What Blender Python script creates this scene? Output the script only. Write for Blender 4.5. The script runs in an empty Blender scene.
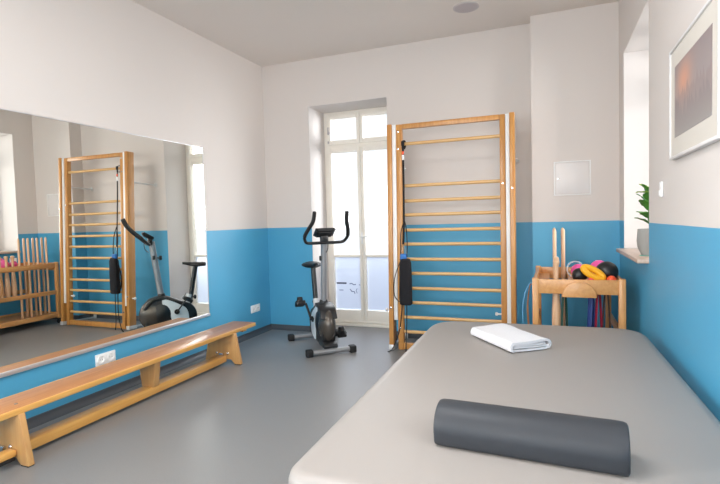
import bpy, bmesh, math, random
from mathutils import Vector, Matrix, noise
random.seed(7)
C = bpy.context.scene.collection
S = bpy.context.scene
# ------------------------------------------------------------------ camera, world, light, exposure
YAW, PITCH, ROLL, FPX = 0.3725, -0.045, -0.0275, 489.13
CAM = Vector((3.2094, -5.1381, 1.3))
fwd = Vector((-math.sin(YAW)*math.cos(PITCH), math.cos(YAW)*math.cos(PITCH), math.sin(PITCH)))
r_ = fwd.cross(Vector((0, 0, 1))).normalized(); u_ = r_.cross(fwd)
cr, sr = math.cos(ROLL), math.sin(ROLL)
right = cr*r_ + sr*u_; up = -sr*r_ + cr*u_
cd = bpy.data.cameras.new('camera'); cam = bpy.data.objects.new('camera', cd); C.objects.link(cam)
m = Matrix((right, up, -fwd)).transposed().to_4x4(); m.translation = CAM
cam.matrix_world = m
cd.sensor_width = 36; cd.lens = FPX/720*36; cd.clip_start = .02
S.camera = cam

W = bpy.data.worlds.new('sky'); S.world = W; W.use_nodes = True
bg = W.node_tree.nodes['Background']; bg.inputs[0].default_value = (.90, .95, 1, 1); bg.inputs[1].default_value = 1.15
def area(name, loc, rot, sx, sy, power, col=(1, .97, .93)):
    d = bpy.data.lights.new(name, 'AREA'); d.shape = 'RECTANGLE'; d.size = sx; d.size_y = sy; d.energy = power; d.color = col
    o = bpy.data.objects.new(name, d); o.location = loc; o.rotation_euler = rot; C.objects.link(o); return o
PI = math.pi
# daylight through the openings; those out of view are assumed, the left one is added fill
area('daylight_side_window', (6.6, -1.35, 2.0), (0, PI/2, 0), 2.0, 1.8, 220, (1, .99, .98))
area('daylight_side_window', (4.32, -4.6, 1.82), (0, PI/2, 0), 1.5, 1.5, 38, (1, .99, .98))
area('daylight_rear_window', (1.0, -7.75, 1.9), (PI/2, 0, 0), 1.4, 1.7, 60, (.98, .99, 1))
area('daylight_rear_window', (2.8, -7.75, 1.9), (PI/2, 0, 0), 1.4, 1.7, 90, (1, .985, .965))
area('daylight_door', (1.1, 3.6, 4.6), (-math.radians(52), 0, 0), 3.0, 2.0, 170, (.95, .98, 1))
area('daylight_door', (-.9, 3.4, 2.5), (math.radians(-88), 0, math.radians(38)), 2.2, 2.2, 45, (.9, .95, 1))
area('daylight_door', (3.4, 3.3, 2.3), (math.radians(-88), 0, math.radians(-38)), 2.2, 2.2, 260, (.97, .985, 1))
area('added_ceiling_fill', (1.9, -3.9, 3.15), (0, 0, 0), 1.2, .6, 50, (.99, .995, 1))  # added fill with no fixture, unseen, evens out the light on the walls
area('added_left_fill', (-.42, -6.0, 1.9), (0, -PI/2, 0), 1.5, 1.4, 195, (.98, .99, 1))  # added fill behind an invented opening, brightens the right wall
S.view_settings.view_transform = 'Standard'; S.view_settings.look = 'None'
S.view_settings.exposure = 0.16; S.view_settings.gamma = 1; S.view_settings.use_curve_mapping = False
try:
    S.cycles.max_bounces = 14; S.cycles.diffuse_bounces = 8; S.cycles.transparent_max_bounces = 16
    S.cycles.sample_clamp_indirect = 6
except Exception: pass

# ------------------------------------------------------------------ materials
def lin(h):
    h = h.lstrip('#'); v = [int(h[i:i+2], 16)/255 for i in (0, 2, 4)]
    return tuple((c/12.92 if c <= .04045 else ((c+.055)/1.055)**2.4) for c in v)+(1,)
def new(name):
    mt = bpy.data.materials.new(name); mt.use_nodes = True; nt = mt.node_tree
    return mt, nt, nt.nodes['Principled BSDF']
def P(name, col, rough=.5, metal=0, spec=.5, bump=0, bscale=200, var=0, vscale=3, coat=0, sheen=0):
    mt, nt, b = new(name); c = lin(col) if isinstance(col, str) else col
    b.inputs['Base Color'].default_value = c; b.inputs['Roughness'].default_value = rough
    b.inputs['Metallic'].default_value = metal; b.inputs['Specular IOR Level'].default_value = spec
    b.inputs['Coat Weight'].default_value = coat; b.inputs['Sheen Weight'].default_value = sheen
    tc = nt.nodes.new('ShaderNodeTexCoord')
    if bump:
        n = nt.nodes.new('ShaderNodeTexNoise'); n.inputs['Scale'].default_value = bscale; n.inputs['Detail'].default_value = 3
        nt.links.new(tc.outputs['Object'], n.inputs['Vector'])
        bp = nt.nodes.new('ShaderNodeBump'); bp.inputs['Strength'].default_value = bump; bp.inputs['Distance'].default_value = .002
        nt.links.new(n.outputs[0], bp.inputs['Height']); nt.links.new(bp.outputs[0], b.inputs['Normal'])
    if var:
        n = nt.nodes.new('ShaderNodeTexNoise'); n.inputs['Scale'].default_value = vscale
        nt.links.new(tc.outputs['Object'], n.inputs['Vector'])
        mx = nt.nodes.new('ShaderNodeMix'); mx.data_type = 'RGBA'
        mx.inputs[6].default_value = tuple(x*(1-var) for x in c[:3])+(1,); mx.inputs[7].default_value = tuple(min(1, x*(1+var)) for x in c[:3])+(1,)
        nt.links.new(n.outputs[0], mx.inputs[0]); nt.links.new(mx.outputs[2], b.inputs['Base Color'])
    return mt
def wood(name, ca, cb, axis=2, rough=.35, scale=1.0, knots=True, coat=.25):
    mt, nt, b = new(name); L = nt.links.new
    tc = nt.nodes.new('ShaderNodeTexCoord'); mp = nt.nodes.new('ShaderNodeMapping')
    s = [26*scale]*3; s[axis] = 1.3*scale; mp.inputs['Scale'].default_value = s
    L(tc.outputs['Object'], mp.inputs['Vector'])
    n = nt.nodes.new('ShaderNodeTexNoise'); n.inputs['Scale'].default_value = 1.6; n.inputs['Detail'].default_value = 6; n.inputs['Distortion'].default_value = .6
    L(mp.outputs[0], n.inputs['Vector'])
    cr_ = nt.nodes.new('ShaderNodeValToRGB'); cr_.color_ramp.elements[0].position = .3; cr_.color_ramp.elements[1].position = .7
    cr_.color_ramp.elements[0].color = lin(ca); cr_.color_ramp.elements[1].color = lin(cb)
    L(n.outputs[0], cr_.inputs[0]); L(cr_.outputs[0], b.inputs['Base Color'])
    b.inputs['Roughness'].default_value = rough; b.inputs['Coat Weight'].default_value = coat; b.inputs['Coat Roughness'].default_value = .18
    bp = nt.nodes.new('ShaderNodeBump'); bp.inputs['Strength'].default_value = .12; bp.inputs['Distance'].default_value = .001
    L(n.outputs[0], bp.inputs['Height']); L(bp.outputs[0], b.inputs['Normal'])
    return mt
PAINT = 1.2326
def wallmat(name, top, low):
    mt, nt, b = new(name); L = nt.links.new
    g = nt.nodes.new('ShaderNodeNewGeometry'); sx = nt.nodes.new('ShaderNodeSeparateXYZ'); L(g.outputs['Position'], sx.inputs[0])
    gt = nt.nodes.new('ShaderNodeMath'); gt.operation = 'GREATER_THAN'; gt.inputs[1].default_value = PAINT; L(sx.outputs[2], gt.inputs[0])
    # inside the window reveals (behind the wall face) everything is painted white
    mx = nt.nodes.new('ShaderNodeMix'); mx.data_type = 'RGBA'; mx.inputs[6].default_value = lin(low); mx.inputs[7].default_value = lin(top)
    L(gt.outputs[0], mx.inputs[0]); L(mx.outputs[2], b.inputs['Base Color'])
    mr = nt.nodes.new('ShaderNodeMapRange'); mr.inputs[3].default_value = .42; mr.inputs[4].default_value = .8; L(gt.outputs[0], mr.inputs[0]); L(mr.outputs[0], b.inputs['Roughness'])
    n = nt.nodes.new('ShaderNodeTexNoise'); n.inputs['Scale'].default_value = 260; n.inputs['Detail'].default_value = 2; L(g.outputs['Position'], n.inputs['Vector'])
    n2 = nt.nodes.new('ShaderNodeTexNoise'); n2.inputs['Scale'].default_value = 2.5; L(g.outputs['Position'], n2.inputs['Vector'])
    ad = nt.nodes.new('ShaderNodeMath'); ad.operation = 'ADD'; L(n.outputs[0], ad.inputs[0]); L(n2.outputs[0], ad.inputs[1])
    bp = nt.nodes.new('ShaderNodeBump'); bp.inputs['Strength'].default_value = .15; bp.inputs['Distance'].default_value = .002; L(ad.outputs[0], bp.inputs['Height']); L(bp.outputs[0], b.inputs['Normal'])
    return mt
M = {}
M['wall'] = wallmat('wall_two_tone_paint', '#D5CEC9', '#4FA2C8')
M['reveal'] = P('white_reveal_paint', '#D4CFCC', .85, bump=.1)
M['ceiling'] = P('ceiling_paint', '#DED6CF', .9, bump=.1, bscale=150)
M['floor'] = P('grey_linoleum', '#828282', .36, spec=.45, var=.06, vscale=120, bump=.03, bscale=60)
M['skirt'] = P('grey_cove_skirting', '#474B50', .4)
M['frame'] = P('cream_lacquer', '#F2EDE3', .35)
M['white'] = P('white_plastic', '#EDEDEC', .35)
M['chrome'] = P('chrome', '#D8D8D8', .15, 1)
M['alu'] = P('brushed_aluminium', '#D0CED0', .35, .6)
M['mirror'] = P('mirror_silver', (.93, .93, .88, 1), .0, 1)
M['bar'] = wood('bar_pine', '#B67B3E', '#CC9450', 2)
M['rung'] = wood('rung_beech', '#CC9E62', '#DAB277', 0)
M['benchx'] = wood('bench_end_wood', '#C4915A', '#D0A267', 2, .4)
M['bencht'] = wood('bench_top_wood', '#A96E42', '#BD8552', 1, .38, 1, coat=.25)
M['benche'] = wood('bench_edge_wood', '#D2994C', '#E0AC62', 1, .35)
M['cart'] = wood('cart_beech', '#C68B50', '#D59F64', 1, .4)
M['cartz'] = wood('cart_post_beech', '#C68B50', '#D59F64', 2, .4)
M['stick'] = wood('stick_beech', '#D6A982', '#E2BC98', 2, .4)
M['sill'] = wood('sill_wood', '#B9A08E', '#CDB8A8', 1, .45)
M['black'] = P('black_plastic', '#1A1B1D', .4)
M['rubber'] = P('black_rubber', '#161618', .6)
M['silver'] = P('silver_paint', '#9A9C9F', .35, .5)
M['panel'] = P('white_shroud_panel', '#DCE4E8', .3)
M['bronze'] = P('dark_bronze_cover', '#544E48', .25, .35)
M['bolster'] = P('dark_grey_vinyl', '#32353A', .5, spec=.35, bump=.08, bscale=400)
M['vinyl'] = P('light_grey_vinyl', '#96918D', .42, spec=.4, bump=.06, bscale=350)
M['towel'] = P('white_terry', '#DADADE', .95, bump=1, bscale=420, sheen=.4)
M['steel'] = P('white_steel', '#D9DADB', .3, .2)
M['pot'] = P('concrete_pot', '#9A9A96', .8, bump=.3, bscale=80, var=.08, vscale=10)
M['soil'] = P('soil', '#2A211B', .95, bump=.8, bscale=90)
M['leaf'] = P('leaf_green', '#4C8434', .4, var=.3, vscale=8)
M['leaf2'] = P('young_leaf_green', '#8FB030', .4, var=.1, vscale=8)
M['stem'] = P('stem_brown', '#5A4A30', .7)
M['pink'] = P('pink_rubber', '#E85AA0', .4)
M['yellow'] = P('yellow_foam', '#F0AE1C', .5)
M['orange'] = P('orange_rubber', '#E8552F', .45)
M['red'] = P('coral_rubber', '#DE4450', .45)
M['blue'] = P('blue_nylon', '#2870BC', .5)
M['bgreen'] = P('green_band', '#1F4A42', .5)
M['bblue'] = P('blue_band', '#1B3470', .5)
M['bred'] = P('crimson_band', '#8E1C38', .5)
M['bbrown'] = P('brown_band', '#3E2E28', .5)
M['btan'] = P('tan_band', '#B98450', .5)
M['pale'] = P('pale_blue_cord', '#5E9CC4', .5)
M['cord'] = P('black_webbing', '#141417', .8, bump=.4, bscale=500)
M['bag'] = P('black_fabric', '#17161B', .9, bump=.6, bscale=300)
M['teal'] = P('teal_felt', '#5FB7A6', .8)
M['grey'] = P('light_grey_plastic', '#C2BCBC', .5)
M['mat'] = P('passepartout_card', '#CFC9C0', .8)
M['pframe'] = P('white_picture_frame', '#DAD8D8', .3)
M['asphalt'] = P('street_paving', '#474D5C', .85, var=.12, vscale=2)
def glass(name, frosted=False):
    mt, nt, b = new(name); L = nt.links.new; out = nt.nodes['Material Output']
    if frosted:
        b.inputs['Transmission Weight'].default_value = 1; b.inputs['Roughness'].default_value = .6; b.inputs['IOR'].default_value = 1.35
        b.inputs['Base Color'].default_value = (.71, .76, .87, 1)
        tr = nt.nodes.new('ShaderNodeBsdfTranslucent'); tr.inputs[0].default_value = (.85, .9, 1, 1)
        mx = nt.nodes.new('ShaderNodeMixShader'); mx.inputs[0].default_value = .10
        L(b.outputs[0], mx.inputs[1]); L(tr.outputs[0], mx.inputs[2]); L(mx.outputs[0], out.inputs[0])
    else:
        tr = nt.nodes.new('ShaderNodeBsdfTransparent'); gl = nt.nodes.new('ShaderNodeBsdfGlossy'); gl.inputs['Roughness'].default_value = .02
        mx = nt.nodes.new('ShaderNodeMixShader'); mx.inputs[0].default_value = .05; L(tr.outputs[0], mx.inputs[1]); L(gl.outputs[0], mx.inputs[2]); L(mx.outputs[0], out.inputs[0])
    return mt
M['glass'] = glass('clear_glass'); M['frost'] = glass('frosted_film_glass', True)
def clearband():
    mt, nt, b = new('clear_plastic'); b.inputs['Base Color'].default_value = (.8, .8, .82, 1); b.inputs['Alpha'].default_value = .35; b.inputs['Roughness'].default_value = .2
    return mt
M['clear'] = clearband()
def picmat():
    # a misty conifer forest at dusk with an orange glow, printed on paper (object coordinates: y across, z up, metres)
    mt, nt, b = new('misty_forest_print'); L = nt.links.new; N = nt.nodes.new
    tc = N('ShaderNodeTexCoord'); sx = N('ShaderNodeSeparateXYZ'); L(tc.outputs['Object'], sx.inputs[0])
    def mth(op, a, c=None):
        n = N('ShaderNodeMath'); n.operation = op
        for i, v in enumerate((a, c)):
            if v is None: continue
            if hasattr(v, 'links') or hasattr(v, 'is_linked'): L(v, n.inputs[i])
            else: n.inputs[i].default_value = v
        return n.outputs[0]
    y, z = sx.outputs[1], sx.outputs[2]
    base = N('ShaderNodeValToRGB'); mr = mth('MULTIPLY_ADD', z, 2.6); 
    mr.node.inputs[2].default_value = .5; L(mr, base.inputs[0])
    e = base.color_ramp.elements; e[0].position = 0; e[0].color = lin('#93918F'); e[1].position = 1; e[1].color = lin('#87797A')
    x = e.new(.55); x.color = lin('#978C8C')
    # glow
    dy = mth('SUBTRACT', y, .12); dz = mth('SUBTRACT', z, .07)
    d2 = mth('ADD', mth('MULTIPLY', dy, dy), mth('MULTIPLY', mth('MULTIPLY', dz, dz), 2.2))
    gl = mth('POWER', 2.718, mth('MULTIPLY', d2, -75.0))
    mx = N('ShaderNodeMix'); mx.data_type = 'RGBA'; L(gl, mx.inputs[0]); L(base.outputs[0], mx.inputs[6]); mx.inputs[7].default_value = lin('#CC9276')
    # treeline
    cur = mx.outputs[2]
    for k, (sc, base_z, amp, colr, op) in enumerate([(26, .03, .10, '#86706E', .7), (38, -.03, .12, '#6A666A', .75)]):
        comb = N('ShaderNodeCombineXYZ'); L(y, comb.inputs[0]); comb.inputs[1].default_value = k*7.3
        nz = N('ShaderNodeTexNoise'); nz.inputs['Scale'].default_value = sc; nz.inputs['Detail'].default_value = 4; L(comb.outputs[0], nz.inputs['Vector'])
        h = mth('ADD', mth('MULTIPLY', mth('SUBTRACT', nz.outputs[0], .5), amp*2.4), base_z)
        under = mth('MULTIPLY', mth('SUBTRACT', h, z), 60.0); under.node.use_clamp = True
        fade = mth('MULTIPLY', mth('ADD', z, .17), 4.0); fade.node.use_clamp = True
        f = mth('MULTIPLY', mth('MULTIPLY', under, op), fade)
        m2 = N('ShaderNodeMix'); m2.data_type = 'RGBA'; L(f, m2.inputs[0]); L(cur, m2.inputs[6]); m2.inputs[7].default_value = lin(colr); cur = m2.outputs[2]
    L(cur, b.inputs['Base Color']); b.inputs['Roughness'].default_value = .35
    return mt
M['print'] = picmat()

# ------------------------------------------------------------------ mesh helpers
class MB:
    def __init__(s): s.bm = bmesh.new()
    def merge(s, b2, mat=None):
        me = bpy.data.meshes.new('t'); b2.to_mesh(me); b2.free()
        if mat is not None: me.transform(mat)
        s.bm.from_mesh(me); bpy.data.meshes.remove(me); return s
    def box(s, c, d, bev=.003, rot=None, seg=2):
        b = bmesh.new(); bmesh.ops.create_cube(b, size=1)
        bmesh.ops.scale(b, vec=d, verts=b.verts)
        if bev: bmesh.ops.bevel(b, geom=b.edges[:], offset=min(bev, min(d)*.45), segments=seg, profile=.5, affect='EDGES')
        mt = Matrix.Translation(c)
        if rot is not None: mt = mt @ rot
        return s.merge(b, mt)
    def bb(s, x0, x1, y0, y1, z0, z1, bev=.003): return s.box(((x0+x1)/2, (y0+y1)/2, (z0+z1)/2), (abs(x1-x0), abs(y1-y0), abs(z1-z0)), bev)
    def tube(s, pts, r, n=12, closed=False, cap=True, flat=None):
        """sweep a circle (or an ellipse: flat=(a,b,upvector)) along pts; r may be a list"""
        pts = [Vector(p) for p in pts]; k = len(pts); rs = r if isinstance(r, (list, tuple)) else [r]*k
        b = bmesh.new(); rings = []; prev = None
        for i, p in enumerate(pts):
            if closed: t = (pts[(i+1) % k]-pts[i-1]).normalized()
            else: t = (pts[min(i+1, k-1)]-pts[max(i-1, 0)]).normalized()
            if prev is None:
                a = Vector((0, 0, 1)) if abs(t.z) < .9 else Vector((1, 0, 0))
                if flat: a = Vector(flat[2])
                nx = (a-t*a.dot(t)).normalized()
            else: nx = (prev-t*prev.dot(t)).normalized()
            prev = nx; ny = t.cross(nx)
            fa, fb = (flat[0], flat[1]) if flat else (1, 1)
            rings.append([b.verts.new(p+(nx*math.cos(2*PI*j/n)*fa+ny*math.sin(2*PI*j/n)*fb)*rs[i]) for j in range(n)])
        for i in range(k if closed else k-1):
            A, B = rings[i], rings[(i+1) % k]
            for j in range(n): b.faces.new((A[j], A[(j+1) % n], B[(j+1) % n], B[j]))
        if cap and not closed: b.faces.new(rings[0][::-1]); b.faces.new(rings[-1])
        bmesh.ops.recalc_face_normals(b, faces=b.faces)
        return s.merge(b)
    def lathe(s, prof, c=(0, 0, 0), n=32, mat=None):
        b = bmesh.new(); rings = []
        for (r, z) in prof: rings.append([b.verts.new((max(r, 1e-4)*math.cos(2*PI*j/n), max(r, 1e-4)*math.sin(2*PI*j/n), z)) for j in range(n)])
        for A, B in zip(rings, rings[1:]):
            for j in range(n): b.faces.new((A[j], A[(j+1) % n], B[(j+1) % n], B[j]))
        b.faces.new(rings[0][::-1]); b.faces.new(rings[-1])
        bmesh.ops.recalc_face_normals(b, faces=b.faces)
        m_ = Matrix.Translation(c)
        if mat is not None: m_ = m_ @ mat
        return s.merge(b, m_)
    def ell(s, c, r, rot=None, u=28, v=18):
        b = bmesh.new(); bmesh.ops.create_uvsphere(b, u_segments=u, v_segments=v, radius=1)
        bmesh.ops.scale(b, vec=r if not isinstance(r, (int, float)) else (r, r, r), verts=b.verts)
        m_ = Matrix.Translation(c)
        if rot is not None: m_ = m_ @ rot
        return s.merge(b, m_)
    def prism(s, poly, a, b_, axes='xz', bev=.004, seg=2):
        """poly = list of 2D points in the plane `axes`, extruded a..b_ on the remaining axis"""
        b = bmesh.new(); i0, i1 = 'xyz'.index(axes[0]), 'xyz'.index(axes[1]); i2 = 3-i0-i1
        def mk(p, w):
            v = [0, 0, 0]; v[i0], v[i1], v[i2] = p[0], p[1], w; return b.verts.new(v)
        A = [mk(p, a) for p in poly]; B = [mk(p, b_) for p in poly]; n = len(poly)
        b.faces.new(A); b.faces.new(B[::-1])
        for j in range(n): b.faces.new((A[j], B[j], B[(j+1) % n], A[(j+1) % n]))
        bmesh.ops.recalc_face_normals(b, faces=b.faces)
        if bev:
            es = [e for e in b.edges if (e.verts[0] in A) == (e.verts[1] in A)] if n > 8 else b.edges[:]
            bmesh.ops.bevel(b, geom=es, offset=bev, segments=seg, profile=.5, affect='EDGES')
        return s.merge(b)
    def done(s, name, mat, parent=None, smooth=True, ang=35):
        me = bpy.data.meshes.new(name); s.bm.to_mesh(me); s.bm.free()
        me.materials.append(M[mat] if isinstance(mat, str) else mat)
        o = bpy.data.objects.new(name, me); C.objects.link(o)
        if smooth:
            me.polygons.foreach_set('use_smooth', [True]*len(me.polygons))
            try: me.set_sharp_from_angle(angle=math.radians(ang))
            except Exception: pass
        if parent is not None: o.parent = parent
        return o
def thing(name, label, cat, loc=(0, 0, 0), rz=0, group=None):
    o = bpy.data.objects.new(name, None); C.objects.link(o); o.location = loc; o.rotation_euler = (0, 0, rz)
    o.empty_display_size = .1; o['label'] = label; o['category'] = cat
    if group: o['group'] = group
    return o
def tag(o, label, cat, group=None):
    o['label'] = label; o['category'] = cat
    if group: o['group'] = group
    return o
def st(o): o['kind'] = 'structure'; return o
def at_origin(o, loc):
    """shift a mesh's own origin to loc (geometry was modelled in world space)"""
    o.data.transform(Matrix.Translation(-Vector(loc))); o.location = loc; return o
def smoothpts(pts, n=8):
    pts = [Vector(p) for p in pts]; out = []; k = len(pts)
    for i in range(k-1):
        p0, p1, p2, p3 = pts[max(i-1, 0)], pts[i], pts[i+1], pts[min(i+2, k-1)]
        for j in range(n):
            t = j/n; out.append(.5*((2*p1)+(-p0+p2)*t+(2*p0-5*p1+4*p2-p3)*t*t+(-p0+3*p1-3*p2+p3)*t**3))
    out.append(pts[-1]); return out
T = Matrix.Translation
def R(a, ax): return Matrix.Rotation(a, 4, ax)

# ------------------------------------------------------------------ the room
H = 3.1645; XR = 3.787; YB = -7.2; DX0, DX1, DZ, DY = .60, 1.56, 2.63, .411
WY0, WY1, WZ0, WZ1 = -.47, -1.60, .975, 2.63
VY0, VY1 = -3.8, -5.4
at_origin(st(MB().bb(-.5, 4.4, YB-.6, .62, -.12, 0, 0).done('floor', 'floor', smooth=False)), (0, 0, 0))
st(MB().bb(-.5, 4.4, YB-.6, .62, H, H+.15, 0).done('ceiling', 'ceiling', smooth=False))
w = MB(); UY0, UY1 = -5.3, -6.7
w.bb(-.3, 0, UY0, .3, 0, H, 0); w.bb(-.3, 0, YB-.3, UY1, 0, H, 0); w.bb(-.3, 0, UY1, UY0, 0, .975, 0); w.bb(-.3, 0, UY1, UY0, 2.7, H, 0)
st(w.done('wall_left', 'wall', smooth=False))
w = MB(); w.bb(0, DX0, 0, .55, 0, H, 0); w.bb(DX1, 4.4, 0, .55, 0, H, 0); w.bb(DX0, DX1, 0, .55, DZ, H, 0)
st(w.done('wall_back', 'wall', smooth=False))
# chimney breast stands in front of the back wall
st(MB().bb(3.047, XR, -.182, 0, 0, H, 0).done('wall_chimney_breast', 'wall', smooth=False))
w = MB()
def wallx(a, b, z0, z1): w.bb(XR, XR+.5, a, b, z0, z1, 0)
wallx(0, WY0, 0, H); wallx(WY0, WY1, 0, WZ0); wallx(WY0, WY1, WZ1, H); wallx(WY1, VY0, 0, H)
wallx(VY0, VY1, 0, WZ0); wallx(VY0, VY1, WZ1, H); wallx(VY1, YB, 0, H)
st(w.done('wall_right', 'wall', smooth=False))
w = MB(); yb0, yb1 = YB-.4, YB
w.bb(-.3, .3, yb0, yb1, 0, H, 0); w.bb(1.7, 2.1, yb0, yb1, 0, H, 0); w.bb(3.5, 4.3, yb0, yb1, 0, H, 0)
w.bb(.3, 1.7, yb0, yb1, 0, .95, 0); w.bb(.3, 1.7, yb0, yb1, 2.7, H, 0); w.bb(2.1, 3.5, yb0, yb1, 0, .95, 0); w.bb(2.1, 3.5, yb0, yb1, 2.7, H, 0)
st(w.done('wall_rear', 'wall', smooth=False))
# white plaster lining of the openings
t_ = .004
w = MB(); w.bb(DX0, DX0+t_, .001, DY, 0, DZ, 0); w.bb(DX1-t_, DX1, .001, DY, 0, DZ, 0); w.bb(DX0, DX1, .001, DY, DZ-t_, DZ, 0)
st(w.done('trim_1', 'reveal', smooth=False))
for k, (a, b) in enumerate(((WY0, WY1), (VY0, VY1))):
    w = MB(); w.bb(XR+.001, XR+.40, a-t_, a, WZ0+.025, WZ1, 0); w.bb(XR+.001, XR+.40, b, b+t_, WZ0+.025, WZ1, 0); w.bb(XR+.001, XR+.40, b, a, WZ1-t_, WZ1, 0)
    st(w.done('trim_%d' % (k+2), 'reveal', smooth=False))
# cove skirting
def skirt_poly(): return [(0, 0), (.045, 0), (.022, .012), (.010, .034), (.008, .055), (0, .058)]
st(MB().prism(skirt_poly(), YB, 0, 'xz', 0).done('baseboard_left', 'skirt'))
w = MB(); w.prism([(-x, z) for x, z in skirt_poly()], 0, DX0, 'yz', 0); w.prism([(-x, z) for x, z in skirt_poly()], DX1, 3.047, 'yz', 0)
w.prism([(-.182-x, z) for x, z in skirt_poly()], 3.047, XR, 'yz', 0)
w.prism([(3.047-x, z) for x, z in skirt_poly()], -.182, 0, 'xz', 0)
st(w.done('baseboard_back', 'skirt'))
st(MB().prism([(XR-x, z) for x, z in skirt_poly()], YB, -.182, 'xz', 0).done('baseboard_right', 'skirt'))
# outside paving, seen through the door's frosted panes
st(MB().bb(-9, 11, .62, 8.6, -.16, -.10, 0).done('trim_4', 'asphalt', smooth=False))

# French door
door = st(bpy.data.objects.new('door_1', None)); C.objects.link(door); door.location = (1.08, DY, 0)
def dpart(mb, name, mat, par=door, **k):
    o = mb.done(name, mat, par, **k); o.data.transform(Matrix.Translation((-1.08, -DY, 0))); return o
f = MB()
f.bb(.600, .668, DY, DY+.07, 0, 2.63, .004); f.bb(1.492, 1.56, DY, DY+.07, 0, 2.63, .004); f.bb(.668, 1.492, DY, DY+.07, 2.565, 2.63, .004)
f.bb(.668, 1.492, DY-.004, DY+.07, 2.175, 2.235, .006)
dpart(f, 'door_frame', 'frame')
def sash(x0, x1, z0, z1, bw, bl, br, bt, bb_, muntin=None, handle=False, name='door_leaf'):
    f = MB(); y0, y1 = DY-.022, DY+.045
    f.bb(x0, x0+bl, y0, y1, z0, z1, .006); f.bb(x1-br, x1, y0, y1, z0, z1, .006)
    f.bb(x0+bl, x1-br, y0+.001, y1, z1-bt, z1, .006); f.bb(x0+bl, x1-br, y0+.001, y1, z0, z0+bb_, .006)
    if muntin: f.bb(x0+bl, x1-br, y0+.006, y1, muntin-.016, muntin+.016, .005)
    leaf = dpart(f, name, 'frame')
    return leaf
def pane(x0, x1, z0, z1, mat, par, name='pane'):
    o = MB().bb(x0, x1, DY+.008, DY+.014, z0, z1, 0).done(name, mat, par, smooth=False); o.data.transform(Matrix.Translation((-1.08, -DY, 0))); return o
MZ = .862
for (x0, x1, bl, br) in ((.655, 1.078, .045, .040), (1.082, 1.505, .040, .045)):
    lf = sash(x0, x1, .03, 2.185, 0, bl, br, .055, .165, MZ)
    pane(x0+bl, x1-br, .19, MZ-.01, 'frost', lf); pane(x0+bl, x1-br, MZ+.01, 2.135, 'glass', lf)
    up_ = sash(x0, x1, 2.225, 2.59, 0, bl, br, .05, .055, None, name='transom_sash')
    pane(x0+bl, x1-br, 2.275, 2.545, 'glass', up_)
f = MB(); f.bb(.6, 1.56, DY-.05, DY+.09, 0, .03, .006); f.bb(.66, 1.50, DY-.04, DY-.02, .045, .065, .006)
dpart(f, 'threshold', 'frame')
f = MB(); f.box((.672, DY-.03, 2.40), (.022, .02, .09), .006); f.box((.690, DY-.04, 2.375), (.03, .016, .03), .006); f.box((.672, DY-.03, 2.26), (.02, .016, .03), .004)
dpart(f, 'transom_catch', 'grey')
f = MB(); f.box((1.08, DY-.03, 1.08), (.024, .012, .15), .005); f.tube([(1.08, DY-.03, 1.10), (1.08, DY-.07, 1.10), (1.17, DY-.07, 1.10)], .008)
dpart(f, 'door_handle', 'white')
# dark printed marks on the outside of the left frosted pane (too blurred to read in the photograph)
f = MB(); yg = DY+.0055
def stroke(pts, r=.006): f.tube([(x, yg, z) for x, z in pts], r, 6, flat=(1, .12, (0, 0, 1)))
f.bb(.712, .845, yg-.001, yg, .512, .532, 0)
dpart(f, 'printed_bar', P('dark_print', '#3A3F58', .6))
f = MB()
stroke([(.745, .47), (.745, .40), (.775, .40), (.775, .47)]); stroke([(.795, .47), (.795, .40)]); stroke([(.745, .435), (.80, .435)], .004)
stroke([(.885, .515), (.915, .52), (.94, .505), (.97, .51)]); stroke([(.89, .45), (.915, .42), (.945, .42), (.955, .395)]); stroke([(.985, .46), (.97, .43), (.985, .40)], .004)
stroke([(1.01, .51), (1.025, .50)], .004)
dpart(f, 'printed_lettering', P('pale_print', '#747C98', .6))

# windows in right wall (window_1 is in view as a bright niche) and behind the camera
def window(n, c, w_, h_, ang):
    root = st(bpy.data.objects.new('window_%d' % n, None)); C.objects.link(root); root.location = c; root.rotation_euler = (0, 0, ang)
    f = MB(); a, z0, z1 = w_/2, -h_/2, h_/2
    for x in (-a+.03, a-.03): f.box((x, 0, 0), (.06, .07, h_), .005)
    for z in (z0+.03, z1-.03): f.box((0, 0, z), (w_-.12, .068, .06), .005)
    f.box((0, 0, 0), (.09, .066, h_-.12), .005); f.box((0, 0, .28*h_), (w_-.12, .064, .07), .005)
    fr = f.done('window_frame', 'frame', root)
    MB().box((0, .01, 0), (w_-.1, .006, h_-.1), 0).done('pane', 'glass', fr, smooth=False)
    MB().box((.03, -.045, -.12), (.02, .02, .12), .005).done('window_handle', 'white', fr)
window(1, (XR+.43, (WY0+WY1)/2, (WZ0+.025+WZ1)/2), 1.12, WZ1-WZ0-.03, -PI/2)
window(2, (XR+.43, (VY0+VY1)/2, (WZ0+.025+WZ1)/2), 1.58, WZ1-WZ0-.03, -PI/2)
window(3, (1.0, YB-.36, 1.825), 1.38, 1.74, PI)
window(4, (2.8, YB-.36, 1.825), 1.38, 1.74, PI)
window(5, (-.26, -6.0, 1.8375), 1.38, 1.70, PI/2)  # unseen window added in the left wall to let fill light reach the right wall
def sillx(a, b, nm):
    o = MB().bb(3.725, XR+.40, a, b, .972, 1.0, .004).done(nm, 'sill'); return st(o)
sillx(-.485, -1.585, 'trim_5'); sillx(-3.82, -5.38, 'trim_6')

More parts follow.
